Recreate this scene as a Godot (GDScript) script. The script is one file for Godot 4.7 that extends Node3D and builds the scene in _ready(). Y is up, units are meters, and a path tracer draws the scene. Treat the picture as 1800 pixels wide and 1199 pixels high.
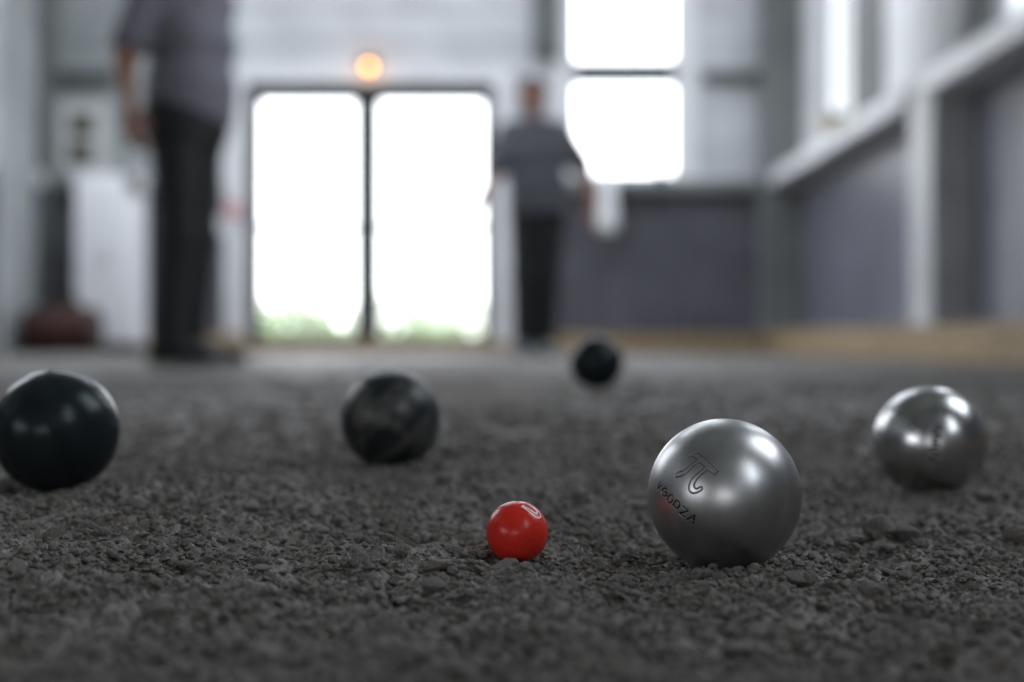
extends Node3D
# Indoor petanque hall seen from a camera lying on the gravel. Camera at (0, 0.1, 0) looking along -z, gravel near y = 0.

const R_BOULE := 0.037
const R_JACK := 0.015
const WALL_Z := -12.5
const X_RIGHT := 2.5
const X_LEFT := -4.15
const CEIL := 5.2

var taken := {}
var M := {}
var rng := RandomNumberGenerator.new()
var n_low := FastNoiseLite.new()
var n_mid := FastNoiseLite.new()
var n_fine := FastNoiseLite.new()
# [centre of each ball resting on the gravel, radius]
var balls := []
var bumps := []


# ------------------------------------------------------------------ helpers
func numbered(called: String) -> String:
	var k: int = taken.get(called, 0)
	taken[called] = k + 1
	return called if k == 0 else "%s_%03d" % [called, k]


func tag(o: Node, label := "", category := "", group := "", kind := "") -> Node:
	if label: o.set_meta("label", label)
	if category: o.set_meta("category", category)
	if group: o.set_meta("group", group)
	if kind: o.set_meta("kind", kind)
	return o


func thing(called: String, label: String, category: String, at := Vector3.ZERO, group := "") -> Node3D:
	var o := Node3D.new()
	o.name = numbered(called)
	add_child(o, true)
	o.position = at
	tag(o, label, category, group)
	return o


func struct(called: String, label: String, category: String, at := Vector3.ZERO) -> Node3D:
	var o := thing(called, label, category, at)
	o.set_meta("kind", "structure")
	return o


func obj(called: String, mesh: Mesh, mat: Material, parent: Node) -> MeshInstance3D:
	var o := MeshInstance3D.new()
	o.name = called
	o.mesh = mesh
	o.material_override = mat
	o.cast_shadow = GeometryInstance3D.SHADOW_CASTING_SETTING_ON
	parent.add_child(o, true)
	return o


func new_st() -> SurfaceTool:
	var st := SurfaceTool.new()
	st.begin(Mesh.PRIMITIVE_TRIANGLES)
	st.set_smooth_group(-1)
	return st


func tri(st: SurfaceTool, a: Vector3, b: Vector3, c: Vector3, centre: Vector3) -> void:
	# outward facing for convex shapes round `centre`; Godot's front faces run clockwise
	var n := (b - a).cross(c - a)
	if n.dot((a + b + c) / 3.0 - centre) > 0.0:
		st.add_vertex(a); st.add_vertex(c); st.add_vertex(b)
	else:
		st.add_vertex(a); st.add_vertex(b); st.add_vertex(c)


func add_box(st: SurfaceTool, c: Vector3, s: Vector3, bevel := 0.004) -> void:
	var h := s / 2.0
	var b: float = minf(bevel, minf(h.x, minf(h.y, h.z)) * 0.45)
	var p := {}
	for i in 8:
		var sg := Vector3(1 if i & 1 else -1, 1 if i & 2 else -1, 1 if i & 4 else -1)
		for ax in 3:
			var q := (h - Vector3(b, b, b))
			q[ax] = h[ax]
			p[i * 3 + ax] = c + q * sg
	for ax in 3:
		var u := (ax + 1) % 3
		var v := (ax + 2) % 3
		for side in 2:
			var k := []
			for e in [[0, 0], [1, 0], [1, 1], [0, 1]]:
				k.append(p[((side << ax) | (e[0] << u) | (e[1] << v)) * 3 + ax])
			tri(st, k[0], k[1], k[2], c); tri(st, k[0], k[2], k[3], c)
		# edges along ax
		for e in [[0, 0], [1, 0], [1, 1], [0, 1]]:
			var i0: int = (e[0] << u) | (e[1] << v)
			var i1: int = i0 | (1 << ax)
			tri(st, p[i0 * 3 + u], p[i0 * 3 + v], p[i1 * 3 + v], c)
			tri(st, p[i0 * 3 + u], p[i1 * 3 + v], p[i1 * 3 + u], c)
	for i in 8:
		tri(st, p[i * 3], p[i * 3 + 1], p[i * 3 + 2], c)


func done(st: SurfaceTool) -> ArrayMesh:
	st.generate_normals()
	return st.commit()


func box_mesh(c: Vector3, s: Vector3, bevel := 0.004) -> ArrayMesh:
	var st := new_st()
	add_box(st, c, s, bevel)
	return done(st)


func box(called: String, lo: Vector3, hi: Vector3, mat: Material, parent: Node, bevel := 0.004) -> MeshInstance3D:
	return obj(called, box_mesh((lo + hi) / 2.0, (hi - lo).abs(), bevel), mat, parent)


# surface of revolution about y from [radius, height] pairs
func lathe(profile: Array, seg := 24) -> ArrayMesh:
	var st := SurfaceTool.new()
	st.begin(Mesh.PRIMITIVE_TRIANGLES)
	st.set_smooth_group(0)
	for i in profile.size() - 1:
		for k in seg:
			var a0 := TAU * k / seg
			var a1 := TAU * (k + 1) / seg
			var f := func(p, a): return Vector3(p[0] * cos(a), p[1], p[0] * sin(a))
			var p00: Vector3 = f.call(profile[i], a0)
			var p01: Vector3 = f.call(profile[i], a1)
			var p10: Vector3 = f.call(profile[i + 1], a0)
			var p11: Vector3 = f.call(profile[i + 1], a1)
			for t in [[p00, p10, p11], [p00, p11, p01]]:
				if (t[1] - t[0]).cross(t[2] - t[0]).length() > 1e-12:
					for q in t: st.add_vertex(q)
	st.generate_normals()
	return st.commit()


func sweep(points: Array, radius: float, seg := 8) -> ArrayMesh:
	var st := SurfaceTool.new()
	st.begin(Mesh.PRIMITIVE_TRIANGLES)
	st.set_smooth_group(0)
	var rings := []
	for i in points.size():
		var t: Vector3 = (points[mini(i + 1, points.size() - 1)] - points[maxi(i - 1, 0)]).normalized()
		var u := t.cross(Vector3.UP if absf(t.y) < 0.9 else Vector3.RIGHT).normalized()
		var v := t.cross(u)
		var ring := []
		for k in seg:
			ring.append(points[i] + (u * cos(TAU * k / seg) + v * sin(TAU * k / seg)) * radius)
		rings.append(ring)
	for i in rings.size() - 1:
		for k in seg:
			var k1 := (k + 1) % seg
			for q in [rings[i][k], rings[i][k1], rings[i + 1][k1], rings[i][k], rings[i + 1][k1], rings[i + 1][k]]:
				st.add_vertex(q)
	for k in range(1, seg - 1):
		for q in [rings[0][0], rings[0][k + 1], rings[0][k]]: st.add_vertex(q)
		for q in [rings[-1][0], rings[-1][k], rings[-1][k + 1]]: st.add_vertex(q)
	st.generate_normals()
	return st.commit()


func noise_tex(freq: float, octaves: int, seed_: int, ramp := [], size := 512, normal := 0.0) -> NoiseTexture2D:
	var n := FastNoiseLite.new()
	n.seed = seed_
	n.noise_type = FastNoiseLite.TYPE_SIMPLEX_SMOOTH
	n.frequency = freq
	n.fractal_octaves = octaves
	var t := NoiseTexture2D.new()
	t.width = size
	t.height = size
	t.seamless = true
	t.noise = n
	if ramp:
		var g := Gradient.new()
		g.offsets = PackedFloat32Array(ramp.map(func(r): return r[0]))
		g.colors = PackedColorArray(ramp.map(func(r): return r[1]))
		t.color_ramp = g
	if normal > 0.0:
		t.as_normal_map = true
		t.bump_strength = normal
	return t


func grey(v: float) -> Color:
	return Color(v, v, v)


func lin(r: float, g: float, b: float) -> Color:
	return Color(r, g, b).linear_to_srgb()


func mat(c: Color, rough := 0.8, metal := 0.0) -> StandardMaterial3D:
	var m := StandardMaterial3D.new()
	m.albedo_color = c
	m.roughness = rough
	m.metallic = metal
	return m


func mottled(c: Color, rough: float, scale: float, seed_: int, lo := 0.8, metal := 0.0) -> StandardMaterial3D:
	var m := mat(c, rough, metal)
	m.albedo_texture = noise_tex(0.012, 4, seed_, [[0.25, grey(lo)], [0.75, grey(1.0)]], 256)
	m.uv1_triplanar = true
	m.uv1_world_triplanar = true
	m.uv1_scale = Vector3.ONE * scale
	return m


# ------------------------------------------------------------------ materials
func materials() -> void:
	M.cladding = mottled(lin(0.55, 0.565, 0.595), 0.55, 0.4, 3, 0.93)
	M.casing = mottled(lin(0.70, 0.71, 0.73), 0.5, 0.6, 4, 0.93)
	M.low_panel = mottled(lin(0.105, 0.103, 0.124), 0.36, 0.5, 5, 0.9)
	M.column = mottled(lin(0.165, 0.178, 0.175), 0.5, 0.5, 6, 0.9)
	M.rail = mottled(lin(0.115, 0.125, 0.125), 0.55, 0.5, 7, 0.9)
	M.cladding_shaded_grey = mottled(lin(0.36, 0.385, 0.39), 0.55, 0.4, 15, 0.93)  # darker copy of cladding: corner shade in the colour; also the pilaster grey
	M.column_light = mottled(lin(0.50, 0.51, 0.52), 0.5, 0.5, 16, 0.92)
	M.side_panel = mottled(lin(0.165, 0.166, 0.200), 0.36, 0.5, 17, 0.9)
	M.core = mat(lin(0.4, 0.4, 0.42), 0.8)
	M.door_frame = mat(lin(0.035, 0.042, 0.046), 0.4, 0.2)
	M.ceiling = mottled(lin(0.76, 0.76, 0.77), 0.8, 0.3, 8, 0.92)
	M.white_frame = mat(lin(0.72, 0.73, 0.74), 0.4)
	M.pane = mat(Color(0.96, 0.98, 0.98, 0.04), 0.02)
	M.pane.transparency = BaseMaterial3D.TRANSPARENCY_ALPHA
	var w := mat(lin(0.43, 0.33, 0.20), 0.7)
	w.albedo_texture = noise_tex(0.02, 5, 21, [[0.2, Color(0.55, 0.5, 0.45)], [0.5, Color(0.85, 0.82, 0.78)], [0.8, Color(1, 1, 1)]], 512)
	w.uv1_triplanar = true
	w.uv1_world_triplanar = true
	w.uv1_scale = Vector3(0.5, 5.0, 0.5)
	M.wood = w
	M.red = mat(lin(0.55, 0.035, 0.025), 0.35)
	M.white_plastic = mat(lin(0.78, 0.79, 0.8), 0.35)
	M.white_metal = mat(lin(0.86, 0.87, 0.90), 0.28)
	M.black_plastic = mat(lin(0.02, 0.02, 0.02), 0.45)
	M.chrome = mat(lin(0.6, 0.6, 0.6), 0.3, 1.0)
	M.paper = mat(lin(0.60, 0.61, 0.61), 0.7)
	M.olive = mat(lin(0.09, 0.085, 0.05), 0.7)
	M.bag = mottled(lin(0.075, 0.026, 0.020), 0.7, 2.0, 9, 0.7)
	M.bag_dark = mat(lin(0.02, 0.015, 0.015), 0.7)
	M.cloth_white = mat(lin(0.75, 0.75, 0.75), 0.9)
	# people
	M.skin = mottled(lin(0.33, 0.15, 0.10), 0.55, 5.0, 10, 0.92)
	M.skin.subsurf_scatter_enabled = true
	M.skin.subsurf_scatter_strength = 0.1
	M.hair = mottled(lin(0.022, 0.015, 0.010), 0.6, 30.0, 11, 0.5)
	M.eye = mat(lin(0.03, 0.02, 0.015), 0.2)
	M.lip = mat(lin(0.30, 0.10, 0.08), 0.5)
	M.shirt_dark = mottled(lin(0.115, 0.118, 0.140), 0.9, 6.0, 12, 0.85)
	M.shirt_lilac = mottled(lin(0.180, 0.177, 0.212), 0.9, 6.0, 13, 0.85)
	M.trousers = mottled(lin(0.014, 0.016, 0.017), 0.85, 6.0, 14, 0.8)
	M.shoe_grey = mat(lin(0.16, 0.18, 0.19), 0.7)
	M.shoe_black = mat(lin(0.012, 0.012, 0.012), 0.5)
	M.sole = mat(lin(0.3, 0.3, 0.3), 0.7)
	# gravel
	var g := mat(Color.WHITE, 0.56)
	g.vertex_color_use_as_albedo = true
	g.albedo_texture = noise_tex(0.03, 5, 31, [[0.2, Color(0.70, 0.69, 0.67)], [0.5, Color(0.86, 0.85, 0.83)], [0.8, Color(1, 1, 1)]], 512)
	g.uv1_triplanar = true
	g.uv1_world_triplanar = true
	g.uv1_scale = Vector3.ONE * 14.0
	g.heightmap_enabled = true
	g.heightmap_texture = noise_tex(0.05, 5, 32, [], 512)
	g.heightmap_scale = 0.12
	g.metallic_specular = 0.5
	M.gravel = g
	var s := mat(Color.WHITE, 0.75)
	s.vertex_color_use_as_albedo = true
	s.albedo_texture = noise_tex(0.03, 5, 33, [[0.2, Color(0.72, 0.71, 0.69)], [0.5, Color(0.88, 0.87, 0.85)], [0.8, Color(1, 1, 1)]], 512)
	s.uv1_triplanar = true
	s.uv1_world_triplanar = true
	s.uv1_scale = Vector3.ONE * 40.0
	s.heightmap_enabled = true
	s.heightmap_texture = g.heightmap_texture
	s.heightmap_scale = 0.03
	s.metallic_specular = 0.4
	M.stone = s
	# boules
	M.steel = steel(lin(0.58, 0.58, 0.58), 0.37, 41, true)
	M.steel_polished = steel(lin(0.58, 0.58, 0.58), 0.27, 42, true)
	M.dark_steel = steel(lin(0.021, 0.028, 0.030), 0.27, 43, false)
	M.dark_steel.metallic = 0.3
	M.dark_steel.metallic_specular = 0.25
	var d := steel(lin(0.098, 0.104, 0.108), 0.36, 44, false)
	d.metallic_specular = 0.25
	d.metallic = 0.25
	d.albedo_texture = noise_tex(0.007, 3, 45, [[0.40, Color(0.50, 0.56, 0.57)], [0.5, Color(0.62, 0.64, 0.63)], [0.60, Color(1, 0.96, 0.93)]], 256)
	M.dusty_steel = d
	var j := mat(lin(0.70, 0.032, 0.021), 0.27)
	j.albedo_texture = noise_tex(0.09, 3, 46, [[0.3, Color(0.90, 0.90, 0.90)], [0.75, Color(1, 1, 1)]], 256)
	j.roughness_texture = noise_tex(0.05, 3, 47, [[0.2, grey(0.9)], [0.8, grey(1.0)]], 256)
	j.uv1_triplanar = true
	j.uv1_scale = Vector3.ONE * 25.0
	j.metallic_specular = 0.36
	M.jack = j
	M.jack_mark = mat(lin(0.86, 0.81, 0.77), 0.4)
	# outdoors
	M.lawn = mottled(lin(0.21, 0.225, 0.17), 0.95, 0.05, 51, 0.8)
	M.leaf = mottled(lin(0.40, 0.47, 0.31), 0.9, 0.6, 52, 0.8)
	M.leaf.backlight_enabled = true
	M.leaf.backlight = lin(0.5, 0.6, 0.4)
	M.trunk = mottled(lin(0.08, 0.06, 0.04), 0.9, 2.0, 53, 0.7)
	M.render_wall = mottled(lin(0.50, 0.44, 0.32), 0.9, 0.3, 54, 0.9)


func steel(c: Color, rough: float, seed_: int, colored: bool) -> StandardMaterial3D:
	var m := mat(c, rough, 1.0)
	m.vertex_color_use_as_albedo = colored
	m.albedo_texture = noise_tex(0.010, 4, seed_, [[0.2, grey(0.88)], [0.8, grey(1.0)]], 256)
	m.roughness_texture = noise_tex(0.05, 3, seed_ + 100, [[0.2, grey(0.90)], [0.8, grey(1.0)]], 512)
	m.uv1_triplanar = true
	m.uv1_scale = Vector3(22.0, 9.0, 22.0)
	return m


# ------------------------------------------------------------------ gravel
func base_height(x: float, z: float) -> float:
	var sum := 0.0
	var w0 := 0.12
	for b in bumps:
		var d2: float = (x - b[0]) * (x - b[0]) + (z - b[1]) * (z - b[1])
		var w := exp(-d2 / 0.03)
		sum += w * b[2]
		w0 += w
	return sum / w0


func ground(x: float, z: float) -> float:
	var near := clampf(2.2 / maxf(1.0, absf(z)), 0.0, 1.0)
	var h := base_height(x, z) if absf(z) < 2.5 and absf(x) < 1.5 else 0.0
	var rough := 0.0048 * n_low.get_noise_2d(x, z) + 0.0036 * n_mid.get_noise_2d(x, z)
	var f := n_fine.get_noise_2d(x, z)
	rough += 0.0016 * f
	for b in balls:
		var d2: float = (x - b[0].x) * (x - b[0].x) + (z - b[0].z) * (z - b[0].z)
		if d2 < 0.003: rough *= 1.0 - 0.8 * exp(-d2 / 0.0004)
	return h + rough * near


func fit_ground() -> void:
	# the gravel dips and rises so that every ball rests on it, sunk in by two millimetres
	for b in balls: bumps.append([b[0].x, b[0].z, b[0].y - b[1] + (0.002 if b[1] > 0.02 else 0.0004)])
	bumps.append([-0.1, -0.5, -0.006])
	bumps.append([0.15, -0.45, -0.010])
	var aim := bumps.map(func(b): return b[2])
	for it in 40:
		for i in bumps.size():
			bumps[i][2] += (aim[i] - base_height(bumps[i][0], bumps[i][1])) * 0.6


func axis(lo: float, a: float, b: float, hi: float, step: float) -> PackedFloat32Array:
	var right := []
	var s := step
	var p := b
	while p < hi:
		s *= 1.1
		p = minf(p + minf(s, 0.4), hi)
		right.append(p)
	var left := []
	s = step
	p = a
	while p > lo:
		s *= 1.1
		p = maxf(p - minf(s, 0.4), lo)
		left.append(p)
	left.reverse()
	var out := PackedFloat32Array(left)
	for i in int(round((b - a) / step)) + 1: out.append(a + i * step)
	out.append_array(PackedFloat32Array(right))
	return out


func floor_mesh() -> ArrayMesh:
	var xs := axis(X_LEFT - 0.1, -0.56, 0.56, X_RIGHT + 0.1, 0.002)
	var zs := axis(WALL_Z - 0.1, -1.22, -0.36, 9.3, 0.002)
	var nx := xs.size()
	var nz := zs.size()
	var h := PackedFloat32Array()
	h.resize(nx * nz)
	for j in nz:
		for i in nx:
			h[j * nx + i] = ground(xs[i], zs[j])
	var v := PackedVector3Array()
	var nn := PackedVector3Array()
	var col := PackedColorArray()
	v.resize(nx * nz); nn.resize(nx * nz); col.resize(nx * nz)
	for j in nz:
		var j0 := maxi(j - 1, 0)
		var j1 := mini(j + 1, nz - 1)
		for i in nx:
			var i0 := maxi(i - 1, 0)
			var i1 := mini(i + 1, nx - 1)
			var k := j * nx + i
			v[k] = Vector3(xs[i], h[k], zs[j])
			nn[k] = Vector3(-(h[j * nx + i1] - h[j * nx + i0]) / (xs[i1] - xs[i0]), 1.0, -(h[j1 * nx + i] - h[j0 * nx + i]) / (zs[j1] - zs[j0])).normalized()
			var t := 0.5 + 0.5 * n_mid.get_noise_2d(xs[i] * 0.4 + 7.0, zs[j] * 0.4)
			col[k] = Color(0.163, 0.148, 0.136).lerp(Color(0.232, 0.213, 0.198), t)
	var idx := PackedInt32Array()
	idx.resize((nx - 1) * (nz - 1) * 6)
	var p := 0
	for j in nz - 1:
		for i in nx - 1:
			var a := j * nx + i
			idx[p] = a; idx[p + 1] = a + 1; idx[p + 2] = a + nx + 1
			idx[p + 3] = a; idx[p + 4] = a + nx + 1; idx[p + 5] = a + nx
			p += 6
	var arr := []
	arr.resize(Mesh.ARRAY_MAX)
	arr[Mesh.ARRAY_VERTEX] = v
	arr[Mesh.ARRAY_NORMAL] = nn
	arr[Mesh.ARRAY_COLOR] = col
	arr[Mesh.ARRAY_INDEX] = idx
	var m := ArrayMesh.new()
	m.add_surface_from_arrays(Mesh.PRIMITIVE_TRIANGLES, arr)
	return m


# angular crushed stone of unit diameter: an octahedral sphere cut by random planes
func rock(seed_: int, level: int) -> ArrayMesh:
	var r := RandomNumberGenerator.new()
	r.seed = seed_
	var planes := []
	for k in 11:
		var n := Vector3(r.randfn(), r.randfn() * 0.9, r.randfn()).normalized()
		planes.append([n, r.randf_range(0.50, 0.86)])
	var squash := Vector3(r.randf_range(0.8, 1.1), r.randf_range(0.5, 0.75), r.randf_range(0.7, 1.0))
	var nz := FastNoiseLite.new()
	nz.seed = seed_
	nz.frequency = 2.2
	var shape := func(d: Vector3) -> Vector3:
		d = d.normalized()
		var t := 1.0
		for q in planes:
			var c: float = d.dot(q[0])
			if c > 0.05: t = minf(t, q[1] / c)
		return d * t * 0.5 * squash * (1.0 + 0.12 * nz.get_noise_3dv(d))
	var faces := []
	for s in [[1, 1, 1], [1, 1, -1], [1, -1, 1], [1, -1, -1], [-1, 1, 1], [-1, 1, -1], [-1, -1, 1], [-1, -1, -1]]:
		faces.append([Vector3(s[0], 0, 0), Vector3(0, s[1], 0), Vector3(0, 0, s[2])])
	for l in level:
		var f2 := []
		for f in faces:
			var ab: Vector3 = (f[0] + f[1]).normalized()
			var bc: Vector3 = (f[1] + f[2]).normalized()
			var ca: Vector3 = (f[2] + f[0]).normalized()
			f2.append_array([[f[0], ab, ca], [ab, f[1], bc], [ca, bc, f[2]], [ab, bc, ca]])
		faces = f2
	var st := new_st()
	st.set_color(Color.WHITE)
	for f in faces:
		tri(st, shape.call(f[0]), shape.call(f[1]), shape.call(f[2]), Vector3.ZERO)
	return done(st)


func colored(src: ArrayMesh, c: Color) -> ArrayMesh:
	var a := src.surface_get_arrays(0)
	var col := PackedColorArray()
	col.resize(a[Mesh.ARRAY_VERTEX].size())
	col.fill(c)
	a[Mesh.ARRAY_COLOR] = col
	var m := ArrayMesh.new()
	m.add_surface_from_arrays(Mesh.PRIMITIVE_TRIANGLES, a)
	return m


# loose stones gather in patches; elsewhere the ground is trodden fine
func patchy(x: float, z: float) -> float:
	return clampf(0.62 + 1.5 * n_low.get_noise_2d(x * 1.6 + 31.0, z * 1.6), 0.12, 1.0)


func clear_of_balls(x: float, z: float, y: float, r: float) -> bool:
	for b in balls:
		if Vector3(x, y, z).distance_to(b[0]) < b[1] + r: return false
	return true


func stone_tone() -> Color:
	var t := rng.randf()
	var v := lerpf(0.138, 0.258, t * t * 0.6 + t * 0.4)
	return Color(v * 1.04, v * rng.randf_range(0.95, 0.98), v * rng.randf_range(0.88, 0.94))


func scatter_stones(floor_: Node, mesh: Mesh, n: int, deep: float, least: float, extra: float) -> void:
	var mm := MultiMesh.new()
	mm.transform_format = MultiMesh.TRANSFORM_3D
	mm.use_colors = true
	mm.mesh = mesh
	mm.instance_count = n
	for i in n:
		while true:
			var z := -0.37 - deep * pow(rng.randf(), 1.7)
			var x := (rng.randf() + rng.randf() - 1.0) * (0.42 + 0.75 * absf(z))
			var s := least + extra * pow(rng.randf(), 2.0)
			var y := ground(x, z) + s * 0.14
			if rng.randf() < patchy(x, z) and clear_of_balls(x, z, y, s * 0.5):
				var b := Basis.from_euler(Vector3(rng.randf_range(-0.6, 0.6), rng.randf() * TAU, rng.randf_range(-0.6, 0.6))).scaled(Vector3.ONE * s)
				mm.set_instance_transform(i, Transform3D(b, Vector3(x, y, z)))
				mm.set_instance_color(i, stone_tone())
				break
	var o := MultiMeshInstance3D.new()
	o.name = "small_gravel"
	o.multimesh = mm
	o.material_override = M.stone
	floor_.add_child(o, true)
	o.set_meta("kind", "stuff")


func build_gravel(floor_: Node) -> void:
	var rocks := []
	for k in 6: rocks.append(rock(100 + k, 2))
	# small grit, uncountable
	for k in 5:
		var mm := MultiMesh.new()
		mm.transform_format = MultiMesh.TRANSFORM_3D
		mm.use_colors = true
		mm.mesh = rock(200 + k, 1)
		var n := 46000
		var places := []
		while places.size() < n:
			var z := -0.37 - 3.6 * pow(rng.randf(), 2.3)
			var x := (rng.randf() + rng.randf() - 1.0) * (0.42 + 0.75 * absf(z))
			var s := 0.0011 + 0.0017 * rng.randf() + 0.0045 * pow(rng.randf(), 7.0)
			if absf(z) > 1.2: s *= 1.5
			var y := ground(x, z) + s * 0.16
			if rng.randf() < patchy(x, z) + 0.25 and clear_of_balls(x, z, y, s * 0.4):
				places.append([Vector3(x, y, z), s])
		mm.instance_count = n
		for i in n:
			var b := Basis.from_euler(Vector3(rng.randf_range(-0.5, 0.5), rng.randf() * TAU, rng.randf_range(-0.5, 0.5))).scaled(Vector3.ONE * places[i][1])
			mm.set_instance_transform(i, Transform3D(b, places[i][0]))
			mm.set_instance_color(i, stone_tone())
		var o := MultiMeshInstance3D.new()
		o.name = "grit"
		o.multimesh = mm
		o.material_override = M.stone
		floor_.add_child(o, true)
		o.set_meta("kind", "stuff")
	# loose coarser gravel further off and between the picked stones
	for rk in [1, 4]:
		scatter_stones(floor_, rocks[rk], 11000, 1.3, 0.0036, 0.0040)
	var mm2 := MultiMesh.new()
	mm2.transform_format = MultiMesh.TRANSFORM_3D
	mm2.use_colors = true
	mm2.mesh = rocks[3]
	mm2.instance_count = 9000
	for i in 9000:
		var ok := false
		while not ok:
			var z := -0.38 - 7.0 * pow(rng.randf(), 1.7)
			var x := (rng.randf() + rng.randf() - 1.0) * (0.42 + 0.72 * absf(z))
			var s := 0.0035 + 0.004 * rng.randf()
			if absf(z) > 1.5: s *= 1.8
			var y := ground(x, z) + s * 0.1
			ok = clear_of_balls(x, z, y, s * 0.5)
			if ok:
				var b := Basis.from_euler(Vector3(rng.randf_range(-0.4, 0.4), rng.randf() * TAU, rng.randf_range(-0.4, 0.4))).scaled(Vector3.ONE * s)
				mm2.set_instance_transform(i, Transform3D(b, Vector3(x, y, z)))
				mm2.set_instance_color(i, stone_tone())
	var o2 := MultiMeshInstance3D.new()
	o2.name = "loose_gravel"
	o2.multimesh = mm2
	o2.material_override = M.stone
	floor_.add_child(o2, true)
	o2.set_meta("kind", "stuff")
	# single stones: first those one can point at: x, z, width, height (metres)
	var toned := []
	for k in 12:
		toned.append(colored(rocks[k % 6], stone_tone()))
	var picked := [
		[1550, 948, 74, 58], [1592, 950, 58, 34], [1508, 957, 46, 30], [1568, 972, 34, 26], [1545, 970, 27, 24], [1792, 958, 62, 54], [1650, 957, 30, 18], [1618, 965, 40, 22],
		[652, 925, 42, 24], [710, 980, 46, 36], [775, 1006, 72, 40], [888, 1008, 78, 34], [628, 1000, 46, 40], [796, 972, 44, 20], [1276, 1028, 34, 32], [1240, 1020, 28, 24],
		[26, 1012, 56, 52], [236, 900, 46, 42], [156, 932, 38, 26], [332, 962, 32, 20], [1412, 1012, 40, 34], [250, 945, 40, 14], [1480, 985, 46, 18], [560, 940, 44, 28],
		[1062, 975, 28, 18], [1085, 962, 30, 20], [1050, 990, 34, 16], [470, 1010, 46, 14], [505, 975, 30, 16], [840, 990, 34, 26], [700, 1025, 40, 26], [760, 1050, 60, 34],
		[1000, 1040, 54, 34], [930, 1030, 46, 30], [1130, 1045, 40, 24], [1340, 1075, 50, 22], [590, 1040, 30, 26], [120, 985, 34, 18], [400, 980, 36, 18], [1680, 985, 34, 22],
		[1730, 1000, 40, 28], [1560, 1010, 40, 16], [860, 950, 30, 22], [820, 940, 26, 16], [680, 950, 26, 14], [1010, 925, 44, 20], [1120, 900, 40, 18], [440, 905, 40, 20]]
	var spots := []
	for q in picked:
		var d := 0.7
		var x := 0.0
		for it in 12:
			x = (q[0] - 900.0) / 2500.0 * d
			var drop := 0.1 - ground(x, -d)
			d = lerpf(d, 2500.0 * drop / (q[1] - 600.0), 0.6)
		spots.append([x, -d, q[2] / 2500.0 * d, q[3] / 2500.0 * d])
	while spots.size() < 300:
		var z := -0.42 - 1.1 * pow(rng.randf(), 1.5)
		var x := rng.randf_range(-1, 1) * (0.10 + 0.36 * absf(z))
		var s := rng.randf_range(0.0055, 0.010) if rng.randf() < 0.72 else rng.randf_range(0.010, 0.017)
		if absf(z) > 1.0: s *= 1.3
		if clear_of_balls(x, z, ground(x, z), s * 0.6): spots.append([x, z, s, s * rng.randf_range(0.45, 0.75)])
	var k := 0
	for q in spots:
		var o := obj("stone" if k == 0 else "stone_%03d" % k, toned[k % 12], M.stone, floor_)
		var w: float = q[2] * 1.15
		var tall: float = q[3] * 1.55
		var b := Basis(Vector3.UP, rng.randf() * TAU) * Basis.from_euler(Vector3(rng.randf_range(-0.25, 0.25), 0, rng.randf_range(-0.25, 0.25)))
		o.transform = Transform3D(b.scaled_local(Vector3(w, tall, w * 0.85)), Vector3(q[0], ground(q[0], q[1]) + tall * 0.15, q[1]))
		k += 1


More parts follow.
